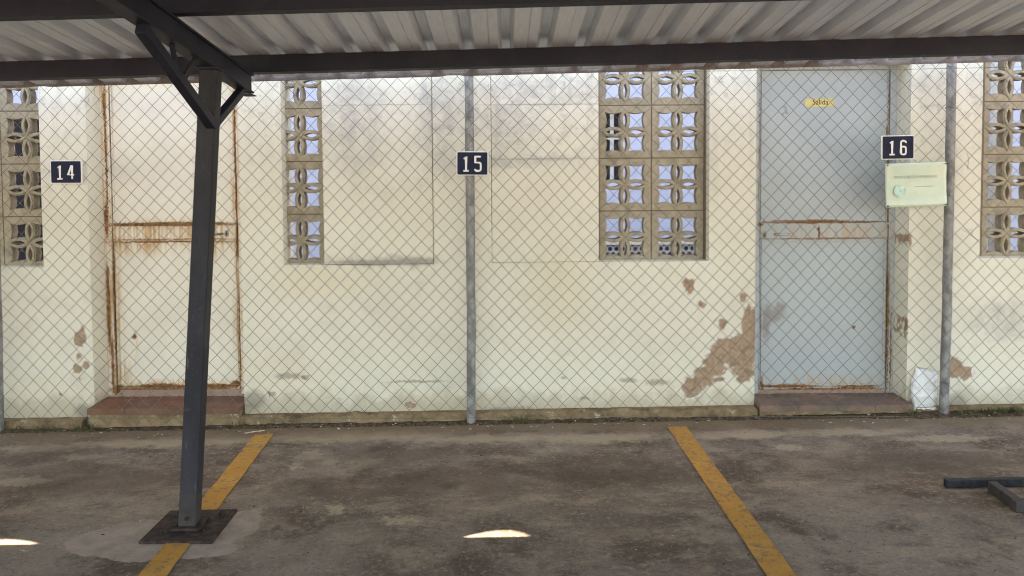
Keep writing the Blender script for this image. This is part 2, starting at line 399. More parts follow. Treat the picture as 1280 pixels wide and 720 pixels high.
# ---- doors
STEEL_PLATE = simple('worn_lock_plate', (.22, .21, .19), .45, .6, .4, 80, .5)
def door(name_lab, mat, xl, xr, jl, jr, ztop, zbot, zl0, zl1, lock_px, slot_px, panel_inset, tilt=0):
    """xl,xr leaf edges; jl,jr outer jamb edges; zl0..zl1 middle rail"""
    leaf = obj('door', MB().box(xl, xr, YD, YD + .035, zbot, ztop), mat, wall, loc=((xl + xr) / 2, YD, zbot), bevel=.003)
    leaf['label'] = name_lab
    fr = MB()
    fr.box(jl, xl - .004, YD - .012, YD + .05, zbot - .03, ztop + .05)
    fr.box(xr + .004, jr, YD - .012, YD + .05, zbot - .03, ztop + .05)
    fr.box(xl - .0035, xr + .0035, YD - .012, YD + .05, ztop + .004, ztop + .049)
    obj('door_frame', fr, mat, leaf, bevel=.003)
    # middle rail, with a folded drip ledge at its top and a raised bead round the lower panel
    rl = MB().box(xl + .002, xr - .002, YD - .010, YD - .0002, zl0, zl1)
    obj('door_rail', rl, mat, leaf, bevel=.002)
    ld = MB(); N = 40
    for i in range(N):
        a, b = xl + (xr - xl) * i / N, xl + (xr - xl) * (i + 1) / N
        h = .012 + .010 * mnoise.noise((a * 14, 3, xl))
        ld.box(a + .0002, b - .0002, YD - .022, YD - .0105, zl1 - .006, zl1 + h)
    obj('drip_ledge', ld, mat, leaf)
    bd = MB(); w = .012; i0 = panel_inset
    za, zb = zbot + .028, zl0 - .012
    bd.box(xl + i0, xr - i0, YD - .008, YD - .0002, zb - w, zb); bd.box(xl + i0, xr - i0, YD - .008, YD - .0002, za, za + w)
    bd.box(xl + i0, xl + i0 + w, YD - .0075, YD - .0002, za + w + .0005, zb - w - .0005); bd.box(xr - i0 - w, xr - i0, YD - .0075, YD - .0002, za + w + .0005, zb - w - .0005)
    obj('panel_bead', bd, mat, leaf, bevel=.002)
    # upper panel edge folds
    ub = MB(); ub.box(xl + .004, xl + .014, YD - .006, YD - .0002, zl1 + .03, ztop - .002); ub.box(xr - .014, xr - .004, YD - .006, YD - .0002, zl1 + .03, ztop - .002)
    obj('edge_fold', ub, mat, leaf, bevel=.002)
    kk = MB(); c = W(*lock_px, YD)
    kk.prism([(c.x + .013 * math.cos(a), c.z + .024 * math.sin(a)) for a in [t * math.pi / 8 for t in range(16)]], YD - .014, YD - .0104)
    lk_ = obj('lock_plate', kk, STEEL_PLATE, leaf, bevel=.001)
    hole = MB().prism([(c.x + .005 * math.cos(a), c.z + .010 * math.sin(a)) for a in [t * math.pi / 6 for t in range(12)]], YD - .0148, YD - .0142)
    obj('keyhole', hole, BLACK, leaf)
    c = W(*slot_px, YD); hs = MB()
    hs.tube([(c.x - .045, YD - .012, c.z), (c.x - .04, YD - .028, c.z), (c.x, YD - .032, c.z - .002), (c.x + .04, YD - .028, c.z), (c.x + .045, YD - .012, c.z)], .008, 8)
    obj('door_handle', hs, mat if slot_px[0] > 600 else STEEL_PLATE, leaf, smooth=True)
    bt = MB().box(xl + .003, xr - .003, YD - .016, YD - .0003, zbot + .002, zbot + .022)
    obj('bottom_rail', bt, mat, leaf, bevel=.003)
    return leaf
BLACK = simple('dark_void_paint', (.012, .011, .010), .9, 0, .2)
door('white steel door streaked with rust along its rails and edges', WDOOR, wx(142, 300, YD), wx(297.5, 300, YD), wx(126, 300, YD), wx(320, 300, YD),
     zdoor - .02, zst_l + .012, wz(215, 300, YD), wz(215, 281, YD), (284, 292), (270, 292), .012)
door('blue grey steel door with rusty middle rail', GDOOR, wx(949.5, 300, YD), wx(1109, 300, YD), wx(935, 300, YD), wx(1121.5, 300, YD),
     zdoor - .02, zst_r + .012, wz(1030, 297, YD), wz(1030, 280, YD), (955, 293), (977, 292.5), .010)

# ---- door steps: tiled top on a rough base
def tile_mat(name, c0, c1, dirt):
    k = M(name, .75, 0, .3)
    t = k.noise(9, 5, .65); t2 = k.noise(70, 4, .6)
    c = k.mix(k.ramp(t, .3, .7), c0, c1)
    c = k.mix(k.math('MULTIPLY', k.ramp(t2, .5, .8), .4), c, (.10, .07, .05))
    c = k.mix(k.math('MULTIPLY', k.ramp(k.noise(4.5, 6, .65, off=(3, 1, 0)), .44, .62), dirt), c, (.13, .105, .085))
    k.col(c); k.bump(t2, .3, .004); return k.m
def rough_box(x0, x1, y0, y1, z0, z1, step=.04, amp=.01, seed=0, ztilt=0.0):
    """a long low mass with crumbling top and front"""
    mb = MB(); n = max(2, int((x1 - x0) / step)); prof = [(y0, z0), (y0, z0 + (z1-z0)*.55), (y0 + .012, z1 - .006), (y0 + .03, z1), (y1, z1)]
    rings = []
    for i in range(n + 1):
        x = x0 + (x1 - x0) * i / n; rg = []
        for j, (y, z) in enumerate(prof):
            d = amp * (mnoise.noise((x * 9, j * 1.7, seed)) + .6 * mnoise.noise((x * 30, j * 3.1, seed + 5)))
            k = 0 if j == 0 else 1
            rg.append((x, y + d * (k if j < 4 else 0), z + d * .8 * k * (1 if j < 4 else 0) + ztilt * x))
        rings.append(rg)
    P = len(prof); vs = [v for rg in rings for v in rg]; fs = []
    for i in range(n):
        for j in range(P - 1): fs.append((i*P+j, (i+1)*P+j, (i+1)*P+j+1, i*P+j+1))
    fs.append(tuple(range(P))); fs.append(tuple(n*P + j for j in reversed(range(P))))
    return mb.add(vs, fs)
YS = YF + .045
def step(x0, x1, ztop, ndiv, seed, TERRA):
    base = obj('door_step', rough_box(x0 + .005, x1 - .005, YS + .006, YD + .06, gz(x0) - .05, ztop - .024, .03, .006, seed), CONC, wall)
    w = (x1 - x0) / ndiv
    for i in range(ndiv):
        a, b = x0 + i * w + .0006, x0 + (i + 1) * w - .0006
        mb = MB().box(a, b, YS - .004, YD - .03, ztop - .023, ztop)
        mb.box(a, b, YS - .0145, YS - .0045, ztop - .036, ztop - .001)
        t = obj('step_tile', mb, TERRA, base, bevel=.0015)
zf_l, zf_r = wz(205, 510, YS), wz(1040, 506, YS)
step(x_ld0 + .003, x_ld1 - .003, zf_l, 4, 1, tile_mat('worn_terracotta_tile', (.15, .062, .038), (.24, .105, .062), .45))
step(x_rd0 + .003, x_rd1 - .003, zf_r, 4, 2, tile_mat('dusty_terracotta_tile', (.17, .095, .068), (.27, .165, .12), .9))
# footing along the wall base
for (pa, pb, ptop, sd) in ((-300, 110, 527.5, 3), (304, 942, 523, 4), (1139, 1600, 519, 6)):
    xa, xb = wx(pa, 520), wx(pb, 520); zt_ = wz((pa + pb) / 2, ptop, YF + .06); 
    zt_ = gz((xa + xb) / 2) + (.05 if sd < 6 else .028)
    obj('footing', rough_box(xa, xb, YF + .05, YW + .01, -.08, zt_ - GS * (xa + xb) / 2, .022, .024, sd, GS), CONC, wall)

# ------------------------------------------------------------------ ground
def ground_mat():
    k = M('stained_yard_concrete', .9, 0, .25)
    big = k.noise(.9, 6, .62, dist=.6); mid = k.noise(4.5, 6, .7, stretch=(.7, 1.2, 1)); fine = k.noise(38, 5, .75); gr = k.noise(190, 3, .6)
    c = k.mix(k.ramp(big, .34, .66), (.098, .071, .051), (.200, .158, .127))
    c = k.mix(k.math('MULTIPLY', k.ramp(mid, .46, .66), .75), c, (.255, .20, .145))
    c = k.mix(k.math('MULTIPLY', k.ramp(k.noise(2.1, 6, .7, off=(7, 3, 0)), .48, .64), .9), c, (.070, .049, .034))
    c = k.mix(k.math('MULTIPLY', k.ramp(k.noise(3.3, 5, .7, off=(1, 9, 0)), .54, .72), .5), c, (.20, .125, .085))
    c = k.mix(k.math('MULTIPLY', k.ramp(k.noise(9, 6, .75, stretch=(.6, 1.4, 1), off=(2, 5, 0)), .52, .70), .55), c, (.075, .062, .05))
    c = k.mix(k.math('MULTIPLY', k.ramp(fine, .50, .68), .55), c, (.31, .245, .185))
    c = k.mix(k.math('MULTIPLY', k.ramp(k.noise(55, 5, .75, off=(4, 1, 0)), .52, .68), .6), c, (.045, .033, .025))
    c = k.mix(k.math('MULTIPLY', k.ramp(gr, .60, .74), .5), c, (.40, .34, .29))
    band = k.blobs([gell(200, 553, 130, 5), gell(440, 546, 110, 6), gell(600, 548, 100, 5), gell(740, 547, 75, 6), gell(930, 543, 70, 5), gell(1060, 540, 80, 4), gell(60, 560, 60, 4)], 'xy', .06, 9, soft=1.1, amp=1.4)
    c = k.mix(k.math('MULTIPLY', band, .75), c, (.33, .26, .175))
    lp = k.blobs([gell(385, 570, 18, 7), gell(410, 577, 14, 4), gell(455, 577, 22, 4), gell(370, 582, 8, 4), gell(420, 636, 13, 5), gell(318, 645, 10, 10), gell(30, 602, 40, 5), gell(100, 571, 28, 3), gell(1180, 548, 60, 4), gell(985, 559, 20, 3), gell(500, 650, 25, 5)], 'xy', .05, 22, soft=1.0, amp=1.8)
    c = k.mix(k.math('MULTIPLY', lp, .65), c, (.34, .28, .20))
    damp = k.blobs([gell(120, 600, 120, 22), gell(560, 600, 130, 20), gell(480, 570, 100, 14), gell(760, 590, 110, 16), gell(1150, 580, 150, 14), gell(60, 570, 70, 12), gell(400, 610, 60, 16)], 'xy', .10, 5, soft=1.3, amp=1.6)
    c = k.mix(k.math('MULTIPLY', damp, .55), c, (.062, .044, .031))
    yy = k.sep()[1]
    dust = k.ramp(k.math('ADD', yy, k.math('MULTIPLY', k.noise(5, 6, .7, off=(0, 7, 0)), .5)), 5.12, 5.36)
    c = k.mix(k.math('MULTIPLY', dust, .75), c, (.17, .115, .065))
    # smooth mortar skim round the column foot
    skim = k.blobs([gell(130, 676, 48, 17), gell(180, 668, 70, 19), gell(225, 670, 85, 24), gell(285, 660, 38, 18), gell(302, 650, 24, 12), gell(250, 686, 48, 12), gell(170, 692, 50, 9)], 'xy', .018, 9, soft=.12, amp=.25)
    sk = k.mix(k.ramp(k.noise(14, 5, .65, off=(2, 2, 2)), .3, .7), (.225, .175, .14), (.31, .25, .205))
    sk = k.mix(k.math('MULTIPLY', k.ramp(fine, .55, .75), .3), sk, (.17, .14, .115))
    c = k.mix(skim, c, sk)
    k.col(c)
    h = k.math('ADD', k.math('MULTIPLY', fine, .5), k.math('MULTIPLY', gr, .35)); h = k.math('ADD', h, k.math('MULTIPLY', mid, .8))
    h = k.math('ADD', k.math('MULTIPLY', h, k.ramp(skim, 0, 1, 1, .35)), k.math('MULTIPLY', skim, .5))
    k.bump(h, .55, .010)
    return k.m
GM = ground_mat()
gv = MB(); S_ = 400
gv.add([(-S_, -S_, -GS*S_), (S_, -S_, GS*S_), (S_, S_, GS*S_), (-S_, S_, -GS*S_)], [(0, 1, 2, 3)])
kind(obj('ground', gv, GM), 'structure')

# painted bay lines
YEL = M('worn_yellow_road_paint', .75, 0, .3)
_n = YEL.noise(30, 6, .75); _w = YEL.noise(4, 4, .6)
_c = YEL.mix(YEL.ramp(_w, .3, .7), (.36, .165, .026), (.44, .225, .042))
_wear = YEL.math('MULTIPLY', YEL.ramp(YEL.math('ADD', _n, YEL.math('MULTIPLY', _w, .25)), .60, .76), .75)
_c = YEL.mix(YEL.math('MULTIPLY', YEL.ramp(YEL.noise(7, 5, .7, off=(5, 5, 5)), .48, .7), .45), _c, (.25, .15, .05))
YEL.col(YEL.mix(_wear, _c, (.11, .09, .07))); YEL.bump(_n, .4, .004); YEL = YEL.m
def strip(name, a, b, w0):
    """line from ground point a to b with slightly uneven edges"""
    mb = MB(); n = 60; d = (b - a); d.z = 0; t = d.normalized(); s = Vector((t.y, -t.x, 0)); vs = []; fs = []
    for i in range(n + 1):
        p = a + d * i / n
        for q in (-1, 1):
            o_ = q * (w0 / 2 + .004 * mnoise.noise((i * .5, q * 7, w0 * 10 + a.x)))
            v = p + s * o_; vs.append((v.x, v.y, gz(v.x) + .004))
    for i in range(n): fs.append((2*i, 2*i+1, 2*i+3, 2*i+2))
    return kind(obj(name, mb.add(vs, fs), YEL), 'structure')
def ext(pa, pb, k):
    a, b = G(*pa), G(*pb); return a, a + (b - a) * k
a, b = ext((331, 543), (192, 719), 2.2); strip('parking_line', a, b, .112)
a, b = ext((846, 534), (976, 719), 2.2); strip('parking_line', a, b, .112)

# ------------------------------------------------------------------ carport
DARK = M('dark_painted_steel', .55, 0, .22)
_n = DARK.noise(45, 6, .7); _b = DARK.noise(5, 4, .6)
_c = DARK.mix(DARK.ramp(_b, .3, .7), (.009, .0105, .021), (.017, .019, .032))
_c = DARK.mix(DARK.math('MULTIPLY', DARK.ramp(_n, .58, .76), .5), _c, (.040, .038, .042))
DARK.col(DARK.mix(DARK.math('MULTIPLY', DARK.ramp(DARK.noise(12, 6, .7, off=(6, 2, 1)), .62, .75), .55), _c, (.045, .031, .026))); DARK.bump(_n, .2, .003); DARK = DARK.m
GREY = M('chalky_grey_steel_paint', .6, 0, .25)
_n = GREY.noise(60, 6, .7); _b = GREY.noise(6, 5, .65, stretch=(1, 1, .35))
_c = GREY.mix(GREY.ramp(_b, .3, .7), (.014, .0145, .020), (.030, .030, .037))
_c = GREY.mix(GREY.math('MULTIPLY', GREY.ramp(_n, .56, .72), .5), _c, (.075, .07, .068))
_z = GREY.sep()[2]; _f = GREY.math('MULTIPLY', GREY.ramp(GREY.math('ADD', _z, GREY.math('MULTIPLY', GREY.noise(18, 5, .7, off=(0, 4, 4)), -.5)), -.34, .02, 1, 0), .5)
_c = GREY.mix(_f, _c, (.085, .062, .045))
_c = GREY.mix(GREY.math('MULTIPLY', GREY.ramp(GREY.noise(50, 3, .6, stretch=(1, 1, .12), off=(9, 9, 9)), .66, .74), .55), _c, (.13, .125, .12))
GREY.col(GREY.mix(GREY.math('MULTIPLY', GREY.ramp(GREY.noise(14, 6, .7, off=(6, 2, 1)), .62, .74), .7), _c, (.045, .033, .028))); GREY.bump(_n, .2, .003); GREY = GREY.m
ZINC = M('galvanised_roof_sheet', .5, .55, .5)
_s = ZINC.noise(60, 4, .65, stretch=(1, .03, 1)); _b = ZINC.noise(2.2, 5, .6)
_c = ZINC.mix(ZINC.ramp(_s, .3, .7), (.55, .595, .67), (.62, .665, .745))
_c = ZINC.mix(ZINC.math('MULTIPLY', ZINC.ramp(_b, .45, .7), .3), _c, (.50, .52, .55))
ZINC.col(_c); ZINC.bump(_s, .05, .002); ZINC = ZINC.m

XC, YC = G(237, 660).x + .0, G(237, 660).y
colb = Vector((XC, YC, gz(XC))); colt_x = W(263, 95, YC).x
carport = thing('carport', 'dark steel carport on one leaning column with ribbed metal roof', 'carport', colb)
SL = .12; TX = .019
XB = colt_x
def zp(x, y): return 2.035 + TX * (x + 1.25) + SL * (4.25 - y)           # underside of purlins / top of the rafter
# column: square tube, welded from two channels, a touch out of plumb
ztop = zp(XB, YC) - .095
cw = .077
c0 = Vector((XC, YC, gz(XC) + .014)); c1 = Vector((XB, YC + .01, ztop))
cm = MB().bar(c0, c1, cw, cw, (0, 1, 0))
column = obj('column', cm, GREY, carport, bevel=.006)
pm = MB(); q = [G(297, 639), G(265, 680), G(173, 680), G(213, 641)]
cxp = sum((p.x for p in q)) / 4; cyp = sum((p.y for p in q)) / 4
pm.add([(p.x, p.y, gz(p.x) - .01) for p in q] + [(p.x, p.y, gz(p.x) + .012) for p in q], [(0,1,2,3),(7,6,5,4),(0,4,5,1),(1,5,6,2),(2,6,7,3),(3,7,4,0)])
PLATE = simple('rusted_base_plate', (.036, .022, .018), .8, .1, .65, 22, .35, .5)
bp = obj('base_plate', pm, PLATE, column, bevel=.003)
gm = MB()
zz = gz(XC) + .0125
gm.bar((XC - .07, YC - .056, zz + .007), (XC + .07, YC - .056, zz + .007), .03, .013); gm.bar((XC - .053, YC - .035, zz + .008), (XC - .053, YC + .06, zz + .008), .022, .015)
gm.bar((XC + .053, YC - .035, zz + .008), (XC + .053, YC + .06, zz + .008), .022, .015)
obj('weld_flange', gm, PLATE, column, bevel=.004)
for dx, dy in ((-.09, -.1), (.1, -.1), (.11, .09), (-.085, .09)):
    p = Vector((cxp + dx, cyp + dy, gz(cxp + dx) + .0125))
    obj('anchor_bolt', MB().tube([p, p + Vector((0, 0, .010)), p + Vector((0, 0, .0101)), p + Vector((0, 0, .022))], lambda i: (.011, .011, .006, .006)[i], 8), PLATE, column)
bo = MB(); 
for zz_ in (.045,): 
    p = Vector((XC + .004, YC - cw/2 - .001, gz(XC) + .06)); bo.tube([p, p + Vector((0, -.008, 0))], .009, 6)
obj('bolt_head', bo, PLATE, column)
# rafter: tapered I beam running front to back over the column
YE = W(318, 110, 1).y
def ys_at(px, X): # depth where lateral X projects to px
    lo, hi = .5, 12
    for _ in range(50):
        mid_ = (lo + hi) / 2
        v = Vector((X, mid_, 2.0)) - O
        u_ = PPX + F * v.dot(rt) / v.dot(fw)
        if (u_ < px) == (X < 0): lo = mid_
        else: hi = mid_
    return (lo + hi) / 2
yend = ys_at(317, XB + .03)
rf = MB(); ya, yb_ = -.6, yend
def ibeam(mb, x, ya, yb, h, w, tw, tf, zf):
    for (xa, xb, o0, o1) in ((x - tw/2, x + tw/2, -h + tf, -tf), (x - w/2, x + w/2, -tf, 0), (x - w/2, x + w/2, -h, -h + tf)):
        vs = []
        for y in (ya, yb):
            for (xx, oo) in ((xa, o0), (xb, o0), (xb, o1), (xa, o1)): vs.append((xx, y, zf(x, y) + oo))
        mb.add(vs, [(0,1,2,3),(7,6,5,4),(0,4,5,1),(1,5,6,2),(2,6,7,3),(3,7,4,0)])
ibeam(rf, XB, ya, yb_, .094, .066, .040, .008, lambda x, y: zp(x, y) - .0005)
rf.bar((XB - .002, yb_ - .03, zp(XB, yb_) - .099), (XB + .008, yb_ + .028, zp(XB, yb_) - .105), .060, .005)
obj('rafter', rf, DARK, carport, bevel=.002)
# struts of the cantilever bracket
zb = lambda y: zp(XB, y) - .095
ycf = YC - cw/2
br = MB()
s1a = Vector((XB + .006, ycf, wz(258, 153, ycf))); s1b = Vector((XB, 3.04, zb(3.04) - .014))
obj('strut', MB().bar(s1a + Vector((0, .03, -.012)), s1b, .040, .044), DARK, carport, bevel=.004)
s2a = Vector((XB + .004, YC + cw/2, wz(272, 153, YC + cw/2))); s2b = Vector((XB, yend - .10, zb(yend - .10) - .004))
obj('strut', MB().bar(s2a + Vector((0, -.03, -.012)), s2b, .036, .036), DARK, carport, bevel=.004)
mid_p = s1a.lerp(s1b, .50)
obj('bracket_web', MB().bar(mid_p + Vector((0, 0, .02)), (XB, mid_p.y - .06, zb(mid_p.y - .06) + .001), .008, .030), DARK, carport)
obj('bracket_web', MB().bar(s1a.lerp(s1b, .44) + Vector((0, 0, .02)), (XB, mid_p.y + .20, zb(mid_p.y + .20) + .001), .008, .030), GREY, carport)
obj('column_cap', MB().box(XB - .048, XB + .048, YC - .05, YC + .06, ztop - .004, ztop + .0065).bar((XB + .045, YC - .0, ztop - .005), (XB + .045, YC, ztop - .12), .03, .006), DARK, carport, bevel=.002)
# purlins: C channels across the rafters
PY = [4.25, 3.25, 2.25, 1.25, .25, -.45]
RX0, RX1 = -7.2, 5.0
for i, y in enumerate(PY):
    mb = MB(); h, d, t = .085, .05, .004
    def P(x, dy, dz): return (x, y + dy, zp(x, y) + dz - SL * dy + .0005)
    for (a0, a1, b0, b1) in ((0, t, 0, h), (t + .0002, d, 0, t), (t + .0002, d, h - t, h), (d - t, d, t + .0002, .02)):
        vs = [P(x, dy, dz) for x in (RX0 + .05, RX1 - .05) for dy, dz in ((a0, b0), (a1, b0), (a1, b1), (a0, b1))]
        mb.add(vs, [(0,1,2,3),(7,6,5,4),(0,4,5,1),(1,5,6,2),(2,6,7,3),(3,7,4,0)])
    p = obj('purlin', mb, DARK, carport)
    if i < 2:                                   # screws poking down beside the channel
        x = RX0 + .3
        while x < RX1 - .2:
            if random.random() < .55:
                if -3.4 < x < 3.4: obj('roof_screw', MB().tube([P(x, d + .012, h - .001), P(x + .002, d + .012, h - .03)], .004, 6), PLATE, p)
            x += .186 * random.choice((1, 2, 3))
# ribbed sheets, each a panel of six ribs, overlapped
YE0, YE1 = -.55, 4.74
prof = []; pitch = .186
for r in range(6):
    x = r * pitch; prof += [(x, 0), (x + .055, 0), (x + .0555, .0028), (x + .060, .0028), (x + .0605, 0), (x + .100, 0), (x + .118, .036), (x + .158, .036), (x + .176, 0)]
prof.append((6 * pitch + .012, .0))
k_ = 0; x0 = RX0
while x0 < RX1 - .3:
    mb = MB(); ny = 14; vs = []; fs = []; n = len(prof); lift = .0876 + (.0022 if k_ % 2 else 0)
    for j in range(ny + 1):
        y = YE0 + (YE1 + .012 * math.sin(k_ * 2.1) - YE0) * j / ny
        for (px_, pz_) in prof:
            X = x0 + px_; wob = .0015 * mnoise.noise((X * 6, y * 1.3, k_))
            if j == ny: wob += -.004 * (1 + mnoise.noise((X * 5, 1, k_)))
            vs.append((X, y, zp(X, y) + lift + pz_ + wob * (1 if j == ny else .3)))
    for j in range(ny):
        for i in range(n - 1): fs.append((j*n+i, j*n+i+1, (j+1)*n+i+1, (j+1)*n+i))
    o = obj('roof_sheet', mb.add(vs, fs), ZINC, carport)
    s = o.modifiers.new('gauge', 'SOLIDIFY'); s.thickness = .0008; s.offset = 1
    x0 += 6 * pitch; k_ += 1

# eaves strip closing the rib ends, its lower edge nibbled by rust
mb = MB(); vs = []; fs = []; n = 900
for i in range(n + 1):
    x = RX0 + .05 + (RX1 - RX0 - .2) * i / n; y = YE1 + .0132
    nib = .010 * max(0, mnoise.noise((x * 5.3, 3, 1)) - .25) * 2.2 + .0012 * mnoise.noise((x * 40, 1, 1))
    zt_, zb_ = zp(x, y) + .1650, zp(x, y) + .066 + nib * (0 if (.2 < x < .9 or -2.1 < x < -1.1) else 1)
    vs += [(x, y, zb_), (x, y, zt_), (x, y + .004, zt_), (x, y + .004, zb_)]
for i in range(n):
    for j in range(4): fs.append((4*i+j, 4*i+4+j, 4*i+4+(j+1) % 4, 4*i+(j+1) % 4))
EAVE = simple('grey_zinc_flashing', (.20, .185, .18), .7, .2, .3, 18, .4)
obj('eaves_strip', mb.add(vs, fs), EAVE, carport)

# ------------------------------------------------------------------ chain link fence
GALV = M('weathered_galvanised_pipe', .6, .25, .4)
_n = GALV.noise(16, 6, .7, stretch=(1, 1, .6)); _b = GALV.noise(45, 4, .6)
_c = GALV.mix(GALV.ramp(_n, .35, .65), (.15, .148, .145), (.33, .325, .31))
GALV.col(GALV.mix(GALV.math('MULTIPLY', GALV.ramp(_b, .6, .78), .6), _c, (.13, .10, .07))); GALV.bump(_b, .15, .003); GALV = GALV.m
WIRE = simple('dull_fence_wire', (.155, .135, .105), .6, .35, .35, 12, .4)
fence = thing('chain_link_fence', 'chain link fence of dull thin wire on grey steel posts before the cream wall', 'fence', (0, YF, 0))
ztopf = lambda x: 2.17 + .012 * x
PITCHX = 18.6 * YF / F; PH = 19.6 * YF / F
mb = MB(); xa, xb = -4.4, 4.4
nw = int((xb - xa) / (PITCHX / 2))
for kx in range(nw):
    xc = xa + kx * PITCHX / 2; path = []
    nz = int(2.14 / (PH / 2))
    for j in range(nz + 1):
        side = 1 if (j + kx) % 2 == 0 else -1
        z = .035 + j * PH / 2
        for dz, dx, dy in ((-.11, .82, -.0005), (0, 1.05, .0022), (.11, .82, -.0005)):
            zz = z + dz * PH / 2; x = xc + side * dx * PITCHX / 4
            wx_ = .022 * mnoise.noise((x * .9, zz * .9, 1.7)) + .006 * mnoise.noise((x * 3.1, zz * 3.1, 4.2))
            wz_ = .022 * mnoise.noise((x * .8, zz * .8, 9.1)) + .006 * mnoise.noise((x * 3.3, zz * 2.9, 8.2))
            wy_ = .012 * mnoise.noise((x * .7, zz * .7, 5.5))
            path.append((x + wx_, YF + dy * side + wy_, zz + wz_ + GS * x))
    mb.tube(path, .00138, 4, False)
obj('chain_link_mesh', mb, WIRE, fence, smooth=True, fix=False)
for (pya, pyb) in ((101, 84), (524, 519)):
    tw = MB(); pth = []
    for i in range(61):
        x = -4.4 + 8.8 * i / 60; px = 632 + x * F / YF
        py = pya + (pyb - pya) * (px - 0) / 1280 + 0
        pth.append((x, YF - .006, W(px, py, YF).z + .004 * math.sin(x * 2.2)))
    obj('tension_wire', tw.tube(pth, .0016, 5, False), WIRE, fence, smooth=True, fix=False)
for (pt, pb, r) in (((-12, 95), (-1, 545), .028), ((586, 90), (589, 534), .027), ((1189.5, 80), (1179.5, 522), .0275)):
    a = W(*pt, YF + .034); b = W(*pb, YF + .034); a = b + (a - b) * ((ztopf(b.x) - b.z) / (a.z - b.z))
    b.z = min(b.z, gz(b.x) + .0)
    pp = MB(); pth = []
    for i in range(25):
        u = i / 24; p = b.lerp(a, u)
        kk_ = .006 * math.sin(u * 3.1) + (.004 if .24 < u < .36 else 0)
        pth.append((p.x + kk_ * .6, p.y, p.z - (.04 if i == 0 else 0)))
    ps = obj('fence_post', pp.tube(pth, lambda i, r=r: r * (1 + .04 * mnoise.noise((i * .7, r * 99, 0))), 16), GALV, fence, smooth=True)
    for u in (.1, .35, .62, .86, .97):
        tm = MB()
        p = b.lerp(a, u); ring = [(p.x + (r + .002) * math.cos(t * math.pi / 8), p.y + (r + .002) * math.sin(t * math.pi / 8), p.z + .004 * math.sin(t * .8)) for t in range(17)]
        tm.tube(ring, .0014, 4, False)
        obj('tie_wire', tm, WIRE, ps, fix=False)
# loose curls of wire left on the mesh
for pts_ in ([(1209, 191), (1211, 200), (1209, 212), (1210, 208)], [(1203, 287), (1208, 290), (1214, 286), (1216, 292), (1209, 291), (1222, 300)]):
    obj('wire_curl', MB().tube([W(x, y, YF - .008) for x, y in pts_], .0014, 4, False), WIRE, fence, fix=False)

# ------------------------------------------------------------------ number plates
NAVY = simple('navy_enamel', (.010, .015, .040), .5, 0, .25, 20, .15)
WHITE = simple('white_enamel', (.72, .71, .66), .45, 0, .08, 40, .4)
def arc(cx, cz, r, a0, a1, n=6): return [(cx + r * math.cos(R(a0 + (a1 - a0) * i / n)), cz + r * math.sin(R(a0 + (a1 - a0) * i / n))) for i in range(n + 1)]
DIG = {
 '1': [[(.06, .80), (.23, .96), (.23, .0)], [(.03, .0), (.43, .0)]],
 '4': [[(.34, .0), (.34, .96), (.30, .96), (.02, .30), (.50, .30)]],
 '5': [[(.46, .96), (.06, .96), (.06, .56), (.30, .56)] + arc(.33, .43, .13, 80, 0) + arc(.33, .13, .13, 0, -90) + [(.17, 0)] + arc(.17, .13, .13, -90, -180, 4)],
 '6': [[(.44, .80)] + arc(.31, .83, .13, 0, 90, 4) + [(.19, .96)] + arc(.19, .83, .13, 90, 180, 4) + [(.06, .13)] + arc(.19, .13, .13, 180, 270, 4) + arc(.31, .13, .13, -90, 0, 4) + arc(.31, .42, .13, 0, 90, 4) + [(.08, .55)]],
}
def plate(num, pc, w, h, label, tilt, digh):
    c = W(*pc, YF - .022)
    t = thing('number_plate', label, 'number plate', c, 'numbered parking plates on the fence')
    hw, hh = w / 2, h / 2
    def rr(a, b, r):
        o_ = []
        for (sx, sz, a0) in ((1, 1, 0), (-1, 1, 90), (-1, -1, 180), (1, -1, 270)): o_ += arc(sx * (a - r), sz * (b - r), r, a0, a0 + 90, 4)
        return [(c.x + x, c.z + z) for x, z in o_]
    back = obj('rim', MB().prism(rr(hw, hh, .008), c.y, c.y + .012), WHITE, t, bevel=.0015)
    obj('panel', MB().prism(rr(hw - .0065, hh - .0055, .006), c.y - .0015, c.y - .0003), NAVY, t)
    n = len(num); adv = digh * .78
    for i, ch in enumerate(num):
        mb = MB(); ox = (i - (n - 1) / 2) * adv - .25 * digh; oz = -digh / 2
        for q, s_ in enumerate(DIG[ch]):
            mb.tube([(c.x + ox + x * digh * .92, c.y - .0026 - q * .0003, c.z + oz + z * digh) for x, z in s_], digh * .062, 8, True, flat=.3)
        obj('digit', mb, WHITE, t)
    # wire ties at the back corners
    t.rotation_euler = (0, tilt, 0)
    return t
plate('14', (82.5, 215), 39.5 * YF / F, 29 * YF / F, 'navy number plate reading 14 hung before the pier by the rusty white door', R(.3), .075 * 1.1)
plate('15', (590.5, 204.3), 40 * YF / F, 30 * YF / F, 'navy number plate reading 15 fixed on the middle fence post', R(.6), .088)
plate('16', (1122.5, 184.3), 41 * YF / F, 30 * YF / F, 'navy number plate reading 16 hung above the pale green notice', R(-.5), .084)

